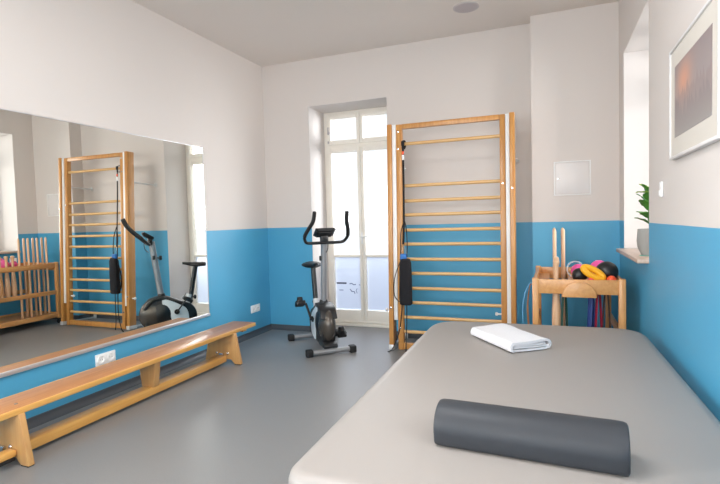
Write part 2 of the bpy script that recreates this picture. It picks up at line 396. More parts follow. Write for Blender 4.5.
# ------------------------------------------------------------------ wall mirror
mr = thing('wall_mirror', 'large frameless wall mirror with a silver bottom rail on the left wall', 'mirror', (0, -2.9, .38))
def mp(mb, name, mat, **k):
    o = mb.done(name, mat, mr, **k); o.data.transform(Matrix.Translation((0, 2.9, -.38))); return o
mp(MB().bb(0.001, .006, -4.9, -1.155, .405, 2.054, 0), 'mirror_glass', 'mirror', smooth=False)
mp(MB().bb(0.001, .018, -4.9, -1.150, .380, .406, .002), 'bottom_rail', 'alu')
f = MB(); f.bb(.001, .010, -4.9, -1.150, 2.054, 2.062, .001); f.bb(.001, .009, -1.155, -1.149, .405, 2.06, .001)
mp(f, 'edge_strip', 'alu')

# ------------------------------------------------------------------ wall bars (ladder frame standing off the back wall)
ZT = 2.235; LEAN = math.atan(.092/ZT)
wb = thing('wall_bars', 'tall wooden gymnastics wall bars standing in front of the back wall beside the glass door', 'wall bars', (2.305, -.51, 0))
wb.rotation_euler = (-LEAN, 0, 0)
X0 = 2.305
def wbp(mb, name, mat, **k):
    o = mb.done(name, mat, wb, **k); o.data.transform(Matrix.Translation((-X0, 0, 0))); return o
def wbd(o, pre=None): return o
for x0, x1 in ((1.704, 1.749), (2.868, 2.912)):
    wbp(MB().bb(x0, x1, -.055, .055, .004, ZT, .004), 'side_board', 'bar')
for x0, x1 in ((1.752, 1.790), (2.832, 2.866)):
    o = wbp(MB().bb(x0, x1, -.040, .03, .30, ZT-.005, .003), 'guide_strip', 'white'); o['label'] = 'white guide strip between the boards'
for x0, x1 in ((1.792, 1.846), (2.780, 2.830)):
    wbp(MB().bb(x0, x1, -.035, .030, .006, ZT-.005, .005), 'ladder_post', 'bar')
wbp(MB().bb(1.846, 2.780, -.030, .012, 2.185, 2.232, .004), 'top_beam', 'bar')
wbp(MB().bb(1.846, 2.780, -.030, .022, .012, .075, .004), 'bottom_board', 'bar')
for i, z in enumerate([2.035]+[.179+.1439*k for k in range(11)]):
    r = MB(); r.tube([(1.835+(2.79-1.835)*t, 0, 0) for t in (0, .02, .5, .98, 1)], .0165, 14, flat=(1.0, .82, (0, 0, 1)))
    o = r.done('rung', 'rung', wb); o.data.transform(Matrix.Translation((-X0, -.004, z+.003*math.sin(i*3)+.004)))
for x in (1.726, 2.890):
    s = MB(); dy = .51-.092*1.86/ZT
    s.tube([(x, .03, 1.86), (x, dy-.012, 1.86+.0)], .011, 12); s.lathe([(.028, -.006), (.030, 0), (.022, .008), (.014, .016)], (x, dy-.014+.012, 1.86), mat=R(PI/2, 'X'))
    wbp(s, 'wall_strut', 'steel')
    s = MB(); s.box((x, .26, .035), (.03, .42, .02), .004); s.box((x, .0, .03), (.05, .13, .05), .006); s.box((x, .455, .045), (.05, .012, .07), .004)
    wbp(s, 'floor_strut', 'steel')
for x, sg in ((1.704, -1), (2.775, -1)):
    s = MB(); s.tube([(x+.004, -.0, .395), (x-.035, -.0, .395)], .008); s.lathe([(.004, -.014), (.014, -.010), (.018, 0), (.014, .010), (.004, .014)], (x-.04, -.0, .395), mat=R(PI/2, 'Y'))
    wbp(s, 'locking_knob', 'white')
for (x, z) in ((1.812, 2.16), (1.812, 1.99), (2.805, 1.60), (2.89, 1.55), (1.725, .42), (1.815, .22)):
    f = MB(); f.lathe([(.010, 0), (.010, .003), (.006, .004)], (x, -.0352 if 1.79 < x < 2.84 else -.0552, z), 14, R(PI/2, 'X'))
    wbp(f, 'bolt', 'chrome')
bpy.context.view_layer.update()

# sling trainer hanging on the top rung
sl = thing('sling_trainer', 'black strap trainer with padded bag hanging from the top rung of the wall bars', 'strap', (1.876, -.47, 2.03))
def sp(mb, name, mat, lab=None):
    o = mb.done(name, mat, sl); o.data.transform(Matrix.Translation((-1.893, .47, -2.03)))
    if lab: o['label'] = lab
    return o
def yy(z): return -.548-.041*(1-z/2.03)*2+.012
s = MB(); s.tube([(1.885, -.415, 2.035), (1.885, -.425, 2.062), (1.885, -.447, 2.070), (1.885, -.470, 2.060), (1.885, -.478, 2.03), (1.885, -.480, 1.99)], .014, 8, flat=(.25, 1, (0, -1, .3)))
s.tube([(1.885, -.415, 2.035), (1.885, -.420, 2.005), (1.885, -.45, 1.985), (1.885, -.478, 1.99)], .014, 8, flat=(.25, 1, (0, -1, .3)))
s.box((1.885, -.484, 2.035), (.032, .012, .045), .004)
sp(s, 'anchor_strap', 'cord')
s = MB(); s.box((1.885, -.488, 1.90), (.022, .006, .05), .002); sp(s, 'strap_tag', 'white', 'white label on the strap')
s = MB(); s.box((1.885, -.488, 1.945), (.022, .006, .03), .002); sp(s, 'strap_stitching', 'orange')
s = MB(); s.tube([(1.885, -.480, 2.0), (1.888, -.500, 1.6), (1.890, -.525, 1.25), (1.885, -.548, 1.05)], .011, 8, flat=(.25, 1, (0, -1, 0)))
s.tube(smoothpts([(1.890, -.525, 1.27), (1.862, -.545, 1.16), (1.862, -.56, 1.0), (1.857, -.57, .9)]), .005, 8)
s.tube(smoothpts([(1.892, -.525, 1.30), (1.918, -.545, 1.20), (1.928, -.56, 1.06), (1.925, -.57, .93)]), .005, 8)
sp(s, 'hanging_strap', 'cord')
s = MB(); s.tube([(1.892, -.553, 1.045), (1.865, -.563, .965), (1.920, -.563, .965)], .0035, 8, closed=True); sp(s, 'steel_triangle', 'chrome')
s = MB(); s.box((1.892, -.575, .93), (.062, .05, .06), .012); sp(s, 'blue_collar', 'blue', 'blue nylon collar above the bag')
# padded bag
b = MB()
bm = bmesh.new(); rings = []
for (z, hw, hd) in ((.915, .030, .022), (.905, .042, .032), (.87, .052, .040), (.70, .055, .044), (.52, .057, .045), (.475, .055, .043), (.462, .045, .033)):
    ring = []
    for j in range(24):
        a = 2*PI*j/24; c_, s_ = math.cos(a), math.sin(a)
        ring.append(bm.verts.new((1.906+.004*math.sin(z*30)+1.08*hw*math.copysign(abs(c_)**.6, c_), -.578+hd*math.copysign(abs(s_)**.6, s_), z)))
    rings.append(ring)
for A, B in zip(rings, rings[1:]):
    for j in range(24): bm.faces.new((A[j], A[(j+1) % 24], B[(j+1) % 24], B[j]))
bm.faces.new(rings[0][::-1]); bm.faces.new(rings[-1]); bmesh.ops.recalc_face_normals(bm, faces=bm.faces)
b.merge(bm); b.tube(smoothpts([(1.855, -.578, .88), (1.800, -.585, .72), (1.795, -.59, .56), (1.842, -.585, .49)]), .010, 8, flat=(1, .3, (0, -1, 0)))
sp(b, 'bag', 'bag')
s = MB(); s.tube(smoothpts([(1.868, -.578, .47), (1.862, -.59, .35), (1.84, -.61, .20), (1.79, -.63, .06), (1.755, -.64, .012), (1.73, -.645, .008)]), .0055, 8)
s.tube(smoothpts([(1.915, -.578, .47), (1.913, -.585, .3), (1.905, -.595, .12), (1.905, -.61, .010)]), .0055, 8)
sp(s, 'tail_cord', 'cord')

# ------------------------------------------------------------------ gymnastics bench
bn = thing('gymnastics_bench', 'long low wooden gymnastics bench in front of the mirror wall', 'bench', (.345, -2.38, 0))
def bp_(mb, name, mat, **k):
    o = mb.done(name, mat, bn, **k); o.data.transform(Matrix.Translation((-.345, 2.38, 0))); return o
BX = .352
o = bp_(MB().bb(BX-.118, BX+.118, -3.72, -1.055, .288, .3205, .006), 'seat_board', 'bencht')
f = MB(); f.bb(BX+.116, BX+.134, -3.72, -1.055, .284, .319, .006); f.bb(BX-.134, BX-.116, -3.72, -1.055, .284, .319, .006)
bp_(f, 'edge_lipping', 'benche')
for yc in (-3.36, -1.405):
    poly = [(BX-.198, .006), (BX-.130, .006), (BX-.095, .045), (BX+.095, .045), (BX+.130, .006), (BX+.198, .006), (BX+.142, .288), (BX-.142, .288)]
    e = MB(); e.prism(poly, yc-.018, yc+.018, 'xz', .004)
    lg = bp_(e, 'end_support', 'benchx')
    e = MB()
    for sx in (-.162, .162):
        e = MB(); e.box((BX+sx, yc, .005), (.06, .034, .010), .003)
        o = e.done('rubber_foot', 'rubber', lg); o.data.transform(Matrix.Translation((-.345, 2.38, 0)))
    e = MB(); dirn = 1 if yc > -2 else -1
    e.lathe([(.012, 0), (.012, .004), (.007, .009)], (BX+.06, yc-.018, .10), 14, R(PI/2, 'X')); e.lathe([(.012, 0), (.012, .004), (.007, .009)], (BX-.06, yc-.018, .10), 14, R(PI/2, 'X'))
    e.box((BX+.0, yc-.030, .085), (.05, .02, .035), .005)
    o = e.done('bolts', 'chrome', lg); o.data.transform(Matrix.Translation((-.345, 2.38, 0)))
poly = [(BX-.055, .080), (BX+.055, .080), (BX+.085, .288), (BX-.085, .288)]
bp_(MB().prism(poly, -2.33, -2.27, 'xz', .004), 'middle_support', 'benchx')
bp_(MB().bb(BX-.050, BX+.050, -3.34, -1.425, .022, .082, .006), 'balance_rail', 'benche')
bp_(MB().bb(BX+.045, BX+.115, -3.50, -3.38, .055, .095, .012), 'coupling_block', 'benche')
bp_(MB().bb(BX+.045, BX+.115, -3.50, -3.39, .036, .056, .006), 'coupling_pad', 'rubber')
bp_(MB().bb(BX-.04, BX+.04, -1.14, -1.075, .235, .288, .006), 'hanging_hook_block', 'benche')
bp_(MB().lathe([(.010, 0), (.010, .002), (.006, .003)], (BX+.05, -3.33, .3203), 14), 'seat_screw', 'chrome')

# ------------------------------------------------------------------ sockets, hatch, wall switch, ceiling speaker, picture
def socket(y, z, label):
    t = thing('wall_socket', label, 'socket', (0, y, z), 0)
    MB().box((.006, 0, 0), (.012, .178, .086), .003).done('cover_plate', 'white', t)
    for s_ in (-1, 1):
        o = MB().lathe([(.033, 0), (.033, .005), (.024, .005), (.0215, .003), (.0205, -.001), (.02, -.001)], (.0121, s_*.044, 0), 28, R(PI/2, 'Y')).done('socket_insert', 'white', t)
        h = MB()
        for q in (-.0095, .0095): h.lathe([(.003, 0), (.003, .0012)], (.0118, s_*.044+q, 0), 10, R(PI/2, 'Y'))
        h.done('contact_holes', 'black', o)
socket(-.332, .308, 'white double wall socket above the far end of the bench near the room corner')
socket(-2.39, .292, 'white double wall socket under the mirror behind the middle of the bench')
t = thing('wall_hatch', 'white square access hatch in the chimney breast above the blue paint', 'hatch', (3.397, -.182, 1.633))
f = MB()
for a, b, c, d in ((-.158, -.146, -.158, .158), (.146, .158, -.158, .158), (-.146, .146, .146, .158), (-.146, .146, -.158, -.146)): f.bb(a, b, -.008, -.0005, c, d, .002)
f.done('hatch_frame', 'white', t)
MB().bb(-.143, .143, -.006, -.0005, -.143, .143, .002).done('hatch_door', P('white_enamel', '#DEDAD8', .35), t)
f = MB(); f.lathe([(.009, 0), (.009, .004), (.004, .005)], (-.118, -.006, .0), 16, R(PI/2, 'X')); f.done('hatch_lock', 'chrome', t)
t = thing('wall_switch', 'small narrow white wall control below and left of the framed picture', 'switch', (XR, -2.01, 1.424))
MB().box((-.008, 0, 0), (.014, .042, .085), .004).done('switch_body', 'white', t)
MB().box((-.017, -.0, -.02), (.006, .026, .03), .002).done('switch_button', 'white', t)
t = thing('ceiling_speaker', 'round grey speaker grille set into the ceiling', 'speaker', (2.525, -.64, H))
MB().lathe([(.115, 0), (.115, -.004), (.105, -.008), (.098, -.006)], (0, 0, 0), 48).done('speaker_rim', 'grey', t)
MB().lathe([(.099, -.0061), (.099, -.0072), (.05, -.010), (.0, -.0105)], (0, 0, 0), 48).done('speaker_grille', P('grey_mesh', '#BAB2B4', .6, bump=1, bscale=900), t)
PZ0, PZ1, PY0, PY1 = 1.553, 2.080, -2.295, -3.060
pf = thing('framed_picture', 'white framed print of a misty forest with an orange glow on the right wall', 'picture', (XR, (PY0+PY1)/2, (PZ0+PZ1)/2))
hw, hh = (PY0-PY1)/2, (PZ1-PZ0)/2
f = MB()
for a, b, c, d in ((-hw, -hw+.011, -hh, hh), (hw-.014, hw, -hh, hh), (-hw+.014, hw-.014, hh-.014, hh), (-hw+.014, hw-.014, -hh, -hh+.014)): f.bb(-.027, -.002, a, b, c, d, .002)
f.done('frame', 'pframe', pf)
MB().bb(-.020, -.004, -hw+.013, hw-.013, -hh+.013, hh-.013, 0).done('mat_board', 'mat', pf, smooth=False)
MB().bb(-.0215, -.0200, -.290, .290, -.166, .166, 0).done('print', 'print', pf, smooth=False)

# ------------------------------------------------------------------ exercise bike (local: +x forward, +y image right)
bk = thing('exercise_bike', 'silver and black upright exercise bike in front of the glass door', 'exercise bike', (1.209, -.866, 0), math.atan2(-.70, .714)-math.radians(5))
# local +y must be the world (.70,.714) direction = rotate +90 from heading
def kp(mb, name, mat, par=bk, lab=None):
    o = mb.done(name, mat, par)
    if lab: o['label'] = lab
    return o
for nm, x, L_ in (('front_stabilizer', 0, .235), ('rear_stabilizer', -.725, .268)):
    s = MB(); s.tube([(x, -L_+.03, .036), (x, L_-.03, .036)], .0265, 14, flat=(.95, 1, (0, 0, 1))); sb = kp(s, nm, 'silver')
    for sg in (-1, 1):
        c_ = MB(); c_.box((x, sg*(L_-.018), .035), (.078, .066, .068), .010); kp(c_, 'end_cap', 'rubber', sb)
s = MB(); s.tube([(-.735, 0, .045), (-.60, 0, .070), (-.45, 0, .085), (-.25, 0, .085), (-.10, 0, .065), (0, 0, .045)], .026, 12); kp(s, 'base_frame', 'silver')
prof = [(-.045, .15), (-.055, .28), (-.10, .385), (-.15, .455), (-.22, .480), (-.32, .462), (-.44, .405), (-.545, .365), (-.605, .30), (-.622, .20), (-.585, .11), (-.50, .075), (-.30, .060), (-.12, .062), (-.07, .09)]
def sm2(pr, n=4):
    p3 = smoothpts([(a, b, 0) for a, b in pr+[pr[0]]], n)[:-1]; return [(p.x, p.y) for p in p3]
s = MB(); s.prism(sm2(prof), -.066, .066, 'xz', .022, 3); s.ell((-.230, 0, .268), (.150, .0915, .185)); body = kp(s, 'body_shell', 'black')
for sg in (-1, 1):
    pr = [(-.235, .445), (-.30, .43), (-.41, .375), (-.50, .31), (-.525, .20), (-.50, .12), (-.42, .085), (-.345, .085), (-.335, .18), (-.30, .28), (-.24, .37)]
    s = MB(); s.prism(sm2(pr), sg*.060, sg*.071, 'xz', .005, 2); kp(s, 'side_panel', 'panel', body, 'pale silver side panel')
s = MB(); s.ell((-.145, 0, .262), (.160, .084, .176)); kp(s, 'flywheel_cover', 'bronze', bk, 'shiny dark bronze domed flywheel cover')
s = MB(); s.prism(sm2([(-.03, .345), (-.08, .425), (-.15, .462), (-.26, .475), (-.27, .44), (-.16, .43), (-.10, .39), (-.06, .335)]), -.083, .083, 'xz', .008); kp(s, 'top_hood', 'black', body)
s = MB(); s.prism(sm2([(.0, .058), (.01, .09), (-.06, .12), (-.18, .12), (-.22, .06)]), -.068, .068, 'xz', .008); kp(s, 'front_skirt', 'black', body)
s = MB(); s.tube([(-.235, 0, .46), (-.155, 0, 1.115)], .031, 16, flat=(1.1, .95, (1, 0, 0))); col = kp(s, 'handlebar_post', 'silver')
s = MB(); s.lathe([(.045, 0), (.045, .02), (.036, .05)], (-.236, 0, .455), 24); kp(s, 'post_collar', 'black', col)
s = MB(); s.tube([(-.18, 0, .925), (-.235, 0, .922)], .008); s.lathe([(.008, -.018), (.024, -.014), (.028, 0), (.024, .014), (.008, .018)], (-.245, 0, .922), 16, R(PI/2, 'Y')); s.box((-.17, -.036, .93), (.03, .02, .05), .006); kp(s, 'tension_knob', 'black', col)
hb = []
for sg in (-1, 1):
    pts = [(-.125, sg*.02, 1.085), (-.122, sg*.12, 1.085), (-.11, sg*.185, 1.092), (-.07, sg*.213, 1.13), (-.03, sg*.214, 1.17), (.04, sg*.190, 1.235), (.095, sg*.163, 1.30), (.135, sg*.157, 1.385)]
    hb.append(smoothpts(pts, 6))
s = MB()
line = [p for p in hb[0][::-1]]+hb[1]
s.tube(line, .0155, 12); han = kp(s, 'handlebar', 'black')
for sg, h_ in zip((-1, 1), hb):
    g = MB(); q = h_[22:]; g.tube(q, [.0185]*(len(q)-1)+[.016], 12); kp(g, 'foam_grip', 'rubber', han)
rc = T((-.115, 0, 1.18)) @ R(math.radians(-32), 'Y')
s = MB(); b = bmesh.new(); bmesh.ops.create_cube(b, size=1); bmesh.ops.scale(b, vec=(.15, .225, .045), verts=b.verts)
for v in b.verts:
    if v.co.z < 0: v.co.x *= .75; v.co.y *= .72
bmesh.ops.bevel(b, geom=b.edges[:], offset=.014, segments=3, affect='EDGES'); s.merge(b, rc @ R(0, 'X'))
s.box((-.14, 0, 1.12), (.05, .08, .09), .012)
con = kp(s, 'console', 'black')
s = MB(); s.box((0, 0, 0), (.07, .13, .004), .001); s.bm.transform(rc @ T((-.005, 0, .0235))); kp(s, 'display', P('lcd_grey', '#7D8A86', .2), con)
s = MB(); s.tube(smoothpts([(-.135, .01, 1.13), (-.08, .02, 1.10), (-.085, .02, 1.03), (-.12, .012, .99)]), .004, 8); kp(s, 'sensor_cable', 'black', con)
s = MB(); s.tube([(-.548, 0, .36), (-.635, 0, .815)], .027, 14); sp_ = kp(s, 'seat_post', 'black')
s = MB(); s.tube([(-.520, 0, .345), (-.552, 0, .47)], .034, 16); kp(s, 'seat_tube', P('white_painted_steel', '#D2D4D6', .3), bk)
s = MB(); s.tube([(-.55, 0, .435), (-.60, 0, .430)], .007); s.ell((-.612, 0, .43), (.018, .026, .026)); kp(s, 'height_knob', 'black', sp_)
# saddle
s = MB(); bm = bmesh.new(); rings = []
N_ = 12
for i in range(N_+1):
    t = i/N_; x = -.485-.255*t
    hw_ = .028+.085*(1/(1+math.exp(-(t-.5)*11)))*(1 if t < .93 else .8); hw_ *= (.55 if i == 0 else 1)
    zt = .856+.003*math.cos(t*PI*2); th = .015+.019*min(1, t*1.6)
    rings.append([bm.verts.new((x, hw_*math.cos(2*PI*j/18), zt-th+th*math.sin(2*PI*j/18)*(1 if math.sin(2*PI*j/18) > 0 else .9))) for j in range(18)])
for A, B in zip(rings, rings[1:]):
    for j in range(18): bm.faces.new((A[j], A[(j+1) % 18], B[(j+1) % 18], B[j]))
bm.faces.new(rings[0]); bm.faces.new(rings[-1][::-1]); bmesh.ops.recalc_face_normals(bm, faces=bm.faces)
s.merge(bm); kp(s, 'saddle', 'black')
cx, cz = -.39, .285
crk = MB(); crk.tube([(cx, -.115, cz), (cx, .115, cz)], .012, 12); crk.lathe([(.03, -.006), (.03, .006)], (cx, -.085, cz), 20, R(PI/2, 'X')); crk.lathe([(.03, -.006), (.03, .006)], (cx, .085, cz), 20, R(PI/2, 'X'))
crank = kp(crk, 'crank_axle', 'black')
for sg, (px, pz) in ((-1, (cx-.11, cz+.150)), (1, (cx+.12, cz-.150))):
    a = MB(); a.tube([(cx, sg*.098, cz), (px, sg*.125, pz)], .013, 10, flat=(1, .6, (0, 1, 0))); kp(a, 'crank_arm', 'black', bk)
    a = MB(); tl = R(math.radians(25*sg), 'Y')
    a.bm.free(); a.bm = bmesh.new()
    a.box((0, 0, 0), (.115, .10, .040), .014); a.box((0, 0, .022), (.08, .10, .008), .003)
    a.tube([(-.045, 0, .01), (-.04, 0, .055), (0.0, 0, .075), (.045, 0, .060), (.05, 0, .01)], .022, 8, flat=(.14, 1, (1, 0, .3)))
    a.bm.transform(T((px, sg*.185, pz)) @ tl); kp(a, 'pedal', 'black', bk)

# ------------------------------------------------------------------ treatment table
TZ = .60
tt = thing('treatment_table', 'wide treatment table with a padded light grey vinyl top', 'treatment table', (3.13, -2.90, 0))
Q = [(2.462, -1.828), (3.718, -1.800), (3.752, -3.97), (2.498, -3.992)]   # far-left, far-right, near-right, near-left
Q = [(a-3.13, b+2.90) for a, b in Q]
def rounded(Q, r, n=10):
    out = []; k = len(Q)
    for i in range(k):
        p = Vector(Q[i]); a = (Vector(Q[i-1])-p).normalized(); b = (Vector(Q[(i+1) % k])-p).normalized()
        ri = r[i] if isinstance(r, (list, tuple)) else r
        p0, p1 = p+a*ri, p+b*ri
        for j in range(n+1):
            t = j/n; out.append(tuple((1-t)**2*p0+2*t*(1-t)*p+t*t*p1))
    return out
def cushion():
    s = MB(); bm = bmesh.new(); rings = []
    ol = rounded(Q, [.22, .20, .08, .09])
    cx_ = sum(a for a, b in ol)/len(ol); cy_ = sum(b for a, b in ol)/len(ol); cc = Vector((cx_, cy_))
    prof_ = [(.030, TZ-.078), (.010, TZ-.076), (0, TZ-.064), (0, TZ-.030), (.006, TZ-.012), (.020, TZ-.002), (.045, TZ)]
    n = len(ol); P_ = [Vector(q) for q in ol]; Nn = []
    for i in range(n):
        t = (P_[(i+1) % n]-P_[i-1]).normalized(); nn = Vector((t.y, -t.x))
        if nn.dot(cc-P_[i]) < 0: nn = -nn
        Nn.append(nn)
    for off, z in prof_: rings.append([bm.verts.new((P_[i].x+Nn[i].x*off, P_[i].y+Nn[i].y*off, z)) for i in range(n)])
    for A, B in zip(rings, rings[1:]):
        for j in range(n): bm.faces.new((A[j], A[(j+1) % n], B[(j+1) % n], B[j]))
    bm.faces.new(rings[0]); bm.faces.new(rings[-1]); bmesh.ops.recalc_face_normals(bm, faces=bm.faces)
    return s.merge(bm)
cushion().done('cushion', 'vinyl', tt, ang=50)
f = MB(); f.bb(-.52, .52, -.92, .88, TZ-.115, TZ-.0785, .006); f.done('top_frame', 'steel', tt)
f = MB(); f.bb(-.40, -.34, -.80, .80, .05, .10, .006); f.done('base_beam', 'steel', tt)
f = MB(); f.bb(.34, .40, -.80, .80, .05, .10, .006); f.done('base_beam', 'steel', tt)
for y in (-.67, .67):
    f = MB(); f.bb(-.34, .34, y-.03, y+.03, .052, .098, .006); f.done('cross_beam', 'steel', tt)
for y0, y1 in ((-.62, -.15), (.15, .62)):
    for x in (-.31, .31):
        f = MB(); f.tube([(x, y0, .09), (x, y1, TZ-.115)], .022, 8); f.done('scissor_arm', 'steel', tt)
for x in (-.37, .37):
    for y in (-.78, .78):
        f = MB(); f.lathe([(.03, 0), (.034, .004), (.034, .016), (.012, .022), (.012, .055)], (x, y, 0), 20); f.done('foot', 'rubber', tt)

# bolster
def bolster():
    s = MB(); bm = bmesh.new(); L_ = .532; W_, H_ = .078, .122
    pr = []
    for k in range(40):
        a = 2*PI*k/40; c_, s_ = math.cos(a), math.sin(a)
        if s_ >= 0: pr.append((W_*c_, .045+(H_-.045)*s_))
        else: pr.append((W_*math.copysign(abs(c_)**.22, c_)*(.97), .045-.045*abs(s_)**.55))
    st_ = [(-L_/2, .86), (-L_/2+.003, .94), (-L_/2+.012, .985), (-L_/2+.03, 1), (0, 1.0), (L_/2-.03, 1), (L_/2-.012, .985), (L_/2-.003, .94), (L_/2, .86)]
    rings = []
    for x, k in st_: rings.append([bm.verts.new((x, u*k, .0605+(v-.0605)*k if v > .0605 else .0605+(v-.0605)*(1-(1-k)*.5))) for u, v in pr])
    for A, B in zip(rings, rings[1:]):
        for j in range(40): bm.faces.new((A[j], A[(j+1) % 40], B[(j+1) % 40], B[j]))
    bm.faces.new(rings[0]); bm.faces.new(rings[-1]); bmesh.ops.recalc_face_normals(bm, faces=bm.faces)
    return s.merge(bm)
ang_b = math.radians(-3.0)
bo = bolster().done('bolster', 'bolster'); bo.location = (3.137, -3.636, TZ+.0005); bo.rotation_euler = (0, 0, ang_b)
tag(bo, 'dark grey vinyl bolster roll lying on the near half of the treatment table', 'bolster')

# towel: one long terry strip folded back and forth
def towel():
    s = MB(); bm = bmesh.new()
    # section path in (x, z): layers folded over; x = short side of the packet
    path = [(-.150, .008), (.05, .008), (.142, .009), (.158, .014), (.160, .024), (.150, .031), (.05, .028), (-.130, .026), (-.140, .032), (-.130, .040), (0, .043), (.12, .044), (.150, .046), (.164, .038), (.167, .026)]
    outer = smoothpts([(-.155, 0, .010), (-.160, 0, .030), (-.152, 0, .047), (-.13, 0, .0535), (0, 0, .054), (.12, 0, .057), (.158, 0, .054), (.176, 0, .040), (.176, 0, .024), (.160, 0, .0105)], 5)
    inner = smoothpts([(-.145, 0, .008), (0, 0, .008), (.14, 0, .008), (.157, 0, .014), (.157, 0, .020), (.14, 0, .0245), (0, 0, .024), (-.120, 0, .025), (-.128, 0, .031), (-.115, 0, .036), (0, 0, .037), (.11, 0, .039), (.140, 0, .038)], 5)
    L_ = .207
    def sweep(pts, th, l0, l1, seed):
        nn = 22; rows = []; pts = [Vector((p.x*.68, p.y, .002+p.z*.86)) for p in pts]
        for i in range(nn+1):
            t = i/nn; y = l0+(l1-l0)*t; row = []
            k = len(pts)
            up_, dn = [], []
            for j, p in enumerate(pts):
                tg = (pts[min(j+1, k-1)]-pts[max(j-1, 0)]).normalized(); n_ = Vector((-tg.z, 0, tg.x))
                wob = .0065*noise.noise(Vector((p.x*9, y*7, seed)))+.0018*noise.noise(Vector((p.x*60, y*60, seed)))
                e_ = .004*noise.noise(Vector((p.x*8, seed, p.z*20)))*(1 if i in (0, nn) else 0)
                up_.append((p+n_*th+Vector((0, y+e_, wob if p.z > .015 else 0)))); dn.append((p-n_*th+Vector((0, y+e_, wob if p.z > .015 else 0))))
            rows.append([bm.verts.new(q) for q in up_+dn[::-1]])
        for A, B in zip(rows, rows[1:]):
            m_ = len(A)
            for j in range(m_): bm.faces.new((A[j], A[(j+1) % m_], B[(j+1) % m_], B[j]))
        for A in (rows[0], rows[-1]):
            k = len(A)//2
            for j in range(k-1): bm.faces.new((A[j], A[j+1], A[2*k-2-j], A[2*k-1-j]))
    sweep(outer, .0066, -L_, L_, 3.3); sweep(inner, .0050, -L_+.006, L_-.006, 8.1)
    bmesh.ops.recalc_face_normals(bm, faces=bm.faces)
    return s.merge(bm)
tw = towel().done('towel', 'towel', ang=70)
tw.location = (2.982, -2.352, TZ+.001); tw.rotation_euler = (0, 0, math.radians(37)); tag(tw, 'folded white terry towel on the far half of the treatment table', 'towel')

# ------------------------------------------------------------------ equipment cart under the window sill
CX0, CX1, CY0, CY1, CZ = 3.078, 3.690, -1.36, -.42, .842
ct = thing('equipment_cart', 'beech wood equipment trolley standing in the corner under the window sill', 'trolley', ((CX0+CX1)/2, (CY0+CY1)/2, 0))
co = Matrix.Translation((-(CX0+CX1)/2, -(CY0+CY1)/2, 0))
def cp(mb, name, mat, lab=None, par=ct):
    o = mb.done(name, mat, par); o.data.transform(co)
    if lab: o['label'] = lab
    return o
pw = .046
for x in (CX0, CX1-pw):
    for y in (CY0, CY1-pw):
        p_ = cp(MB().bb(x, x+pw, y, y+pw, .075, CZ, .008), 'post', 'cartz')
        w_ = MB(); w_.lathe([(.024, -.010), (.028, -.006), (.028, .006), (.024, .010)], (x+pw/2, y+pw/2, .0285), 20, R(PI/2, 'Y')); w_.box((x+pw/2, y+pw/2, .062), (.034, .03, .028), .004)
        cp(w_, 'castor', 'rubber', par=p_)
def rail(z0, z1, both=True, nm='rail', ends=True, ez=None):
    for x in (CX0+.008, CX1-pw+.014): cp(MB().bb(x, x+.024, CY0+pw-.002, CY1-pw+.002, z0, z1, .004), nm, 'cart')
    if ends:
        for y in (CY0+.008, CY1-pw+.014): cp(MB().bb(CX0+pw-.002, CX1-pw+.002, y, y+.024, ez or z0, z1, .004), nm, 'cart')
rail(.775, .832, ez=.728); rail(.405, .460, ends=False); rail(.090, .150)
cp(MB().bb(CX0+.034, CX1-.034, CY0+.034, CY1-.034, .120, .135, .002), 'bottom_shelf', 'cart')
cp(MB().bb(3.335, CX1-.034, CY0+.032, CY1-.036, .782, .794, .002), 'top_tray', 'cart')
f = MB(); f.bb(3.110, 3.196, CY0+.032, CY1-.036, .765, .777, .002); cp(f, 'rack_slat', 'cart')
f = MB(); pts = [(3.280, .708)]+[(3.393-.113*math.cos(a), .708+.112*math.sin(a)) for a in [PI*i/20 for i in range(21)]]+[(3.506, .708)]
poly = []
for q in pts:
    if not poly or (abs(q[0]-poly[-1][0])+abs(q[1]-poly[-1][1])) > 1e-4: poly.append(q)
f.prism(poly, CY0-.016, CY0+.007, 'xz', .003); cp(f, 'curved_end_board', 'cart', 'half-round wooden end board')
f = MB(); f.tube([(3.27, CY0+.075, .74), (3.61, CY0+.075, .74)], .006, 8)
for x in (3.27, 3.61): f.tube([(x, CY0+.075, .74), (x, CY0+.03, .765)], .006, 8)
f2 = f; cp(f2, 'hanging_rod', 'chrome')
# hanging elastic bands: each loop is its own thing
def band(name, mat, x, y, z0, z1, w_, spread, label, group='exercise bands hanging under the trolley end', turn=0):
    s = MB(); pts = [(-spread*.3, 0, 0), (-spread*.8, 0, -(z0-z1)*.35), (-spread, .004, -(z0-z1)*.75), (-spread*.6, .006, -(z0-z1)*.97), (0, .006, -(z0-z1)), (spread*.6, .006, -(z0-z1)*.97), (spread, .004, -(z0-z1)*.75), (spread*.8, 0, -(z0-z1)*.35), (spread*.3, 0, 0), (0, 0, .010)]
    p_ = smoothpts(pts+[pts[0]], 5)[:-1]
    s.tube(p_, w_, 8, closed=True, flat=(.12, 1, (0, 0, 1)) if False else (.16, 1, (1, 0, .01)))
    o = s.done(name, mat); o.location = (x, y, z0); o.rotation_euler = (0, 0, turn); tag(o, label, 'exercise band', group); return o
yb_ = CY0+.075
band('exercise_band', 'bgreen', 3.297, yb_, .748, .27, .016, .022, 'dark green elastic band loop hanging at the left of the trolley end', turn=.5)
band('exercise_band', 'bblue', 3.475, yb_, .748, .26, .019, .020, 'navy blue elastic band loop hanging left of the crimson one', turn=.9)
band('exercise_band', 'bred', 3.522, yb_, .748, .26, .018, .022, 'crimson elastic band loop hanging between the blue and brown bands', turn=.4)
band('exercise_band', 'bbrown', 3.572, yb_, .748, .30, .015, .026, 'dark brown elastic band loop hanging beside the right front post of the trolley', turn=.3)
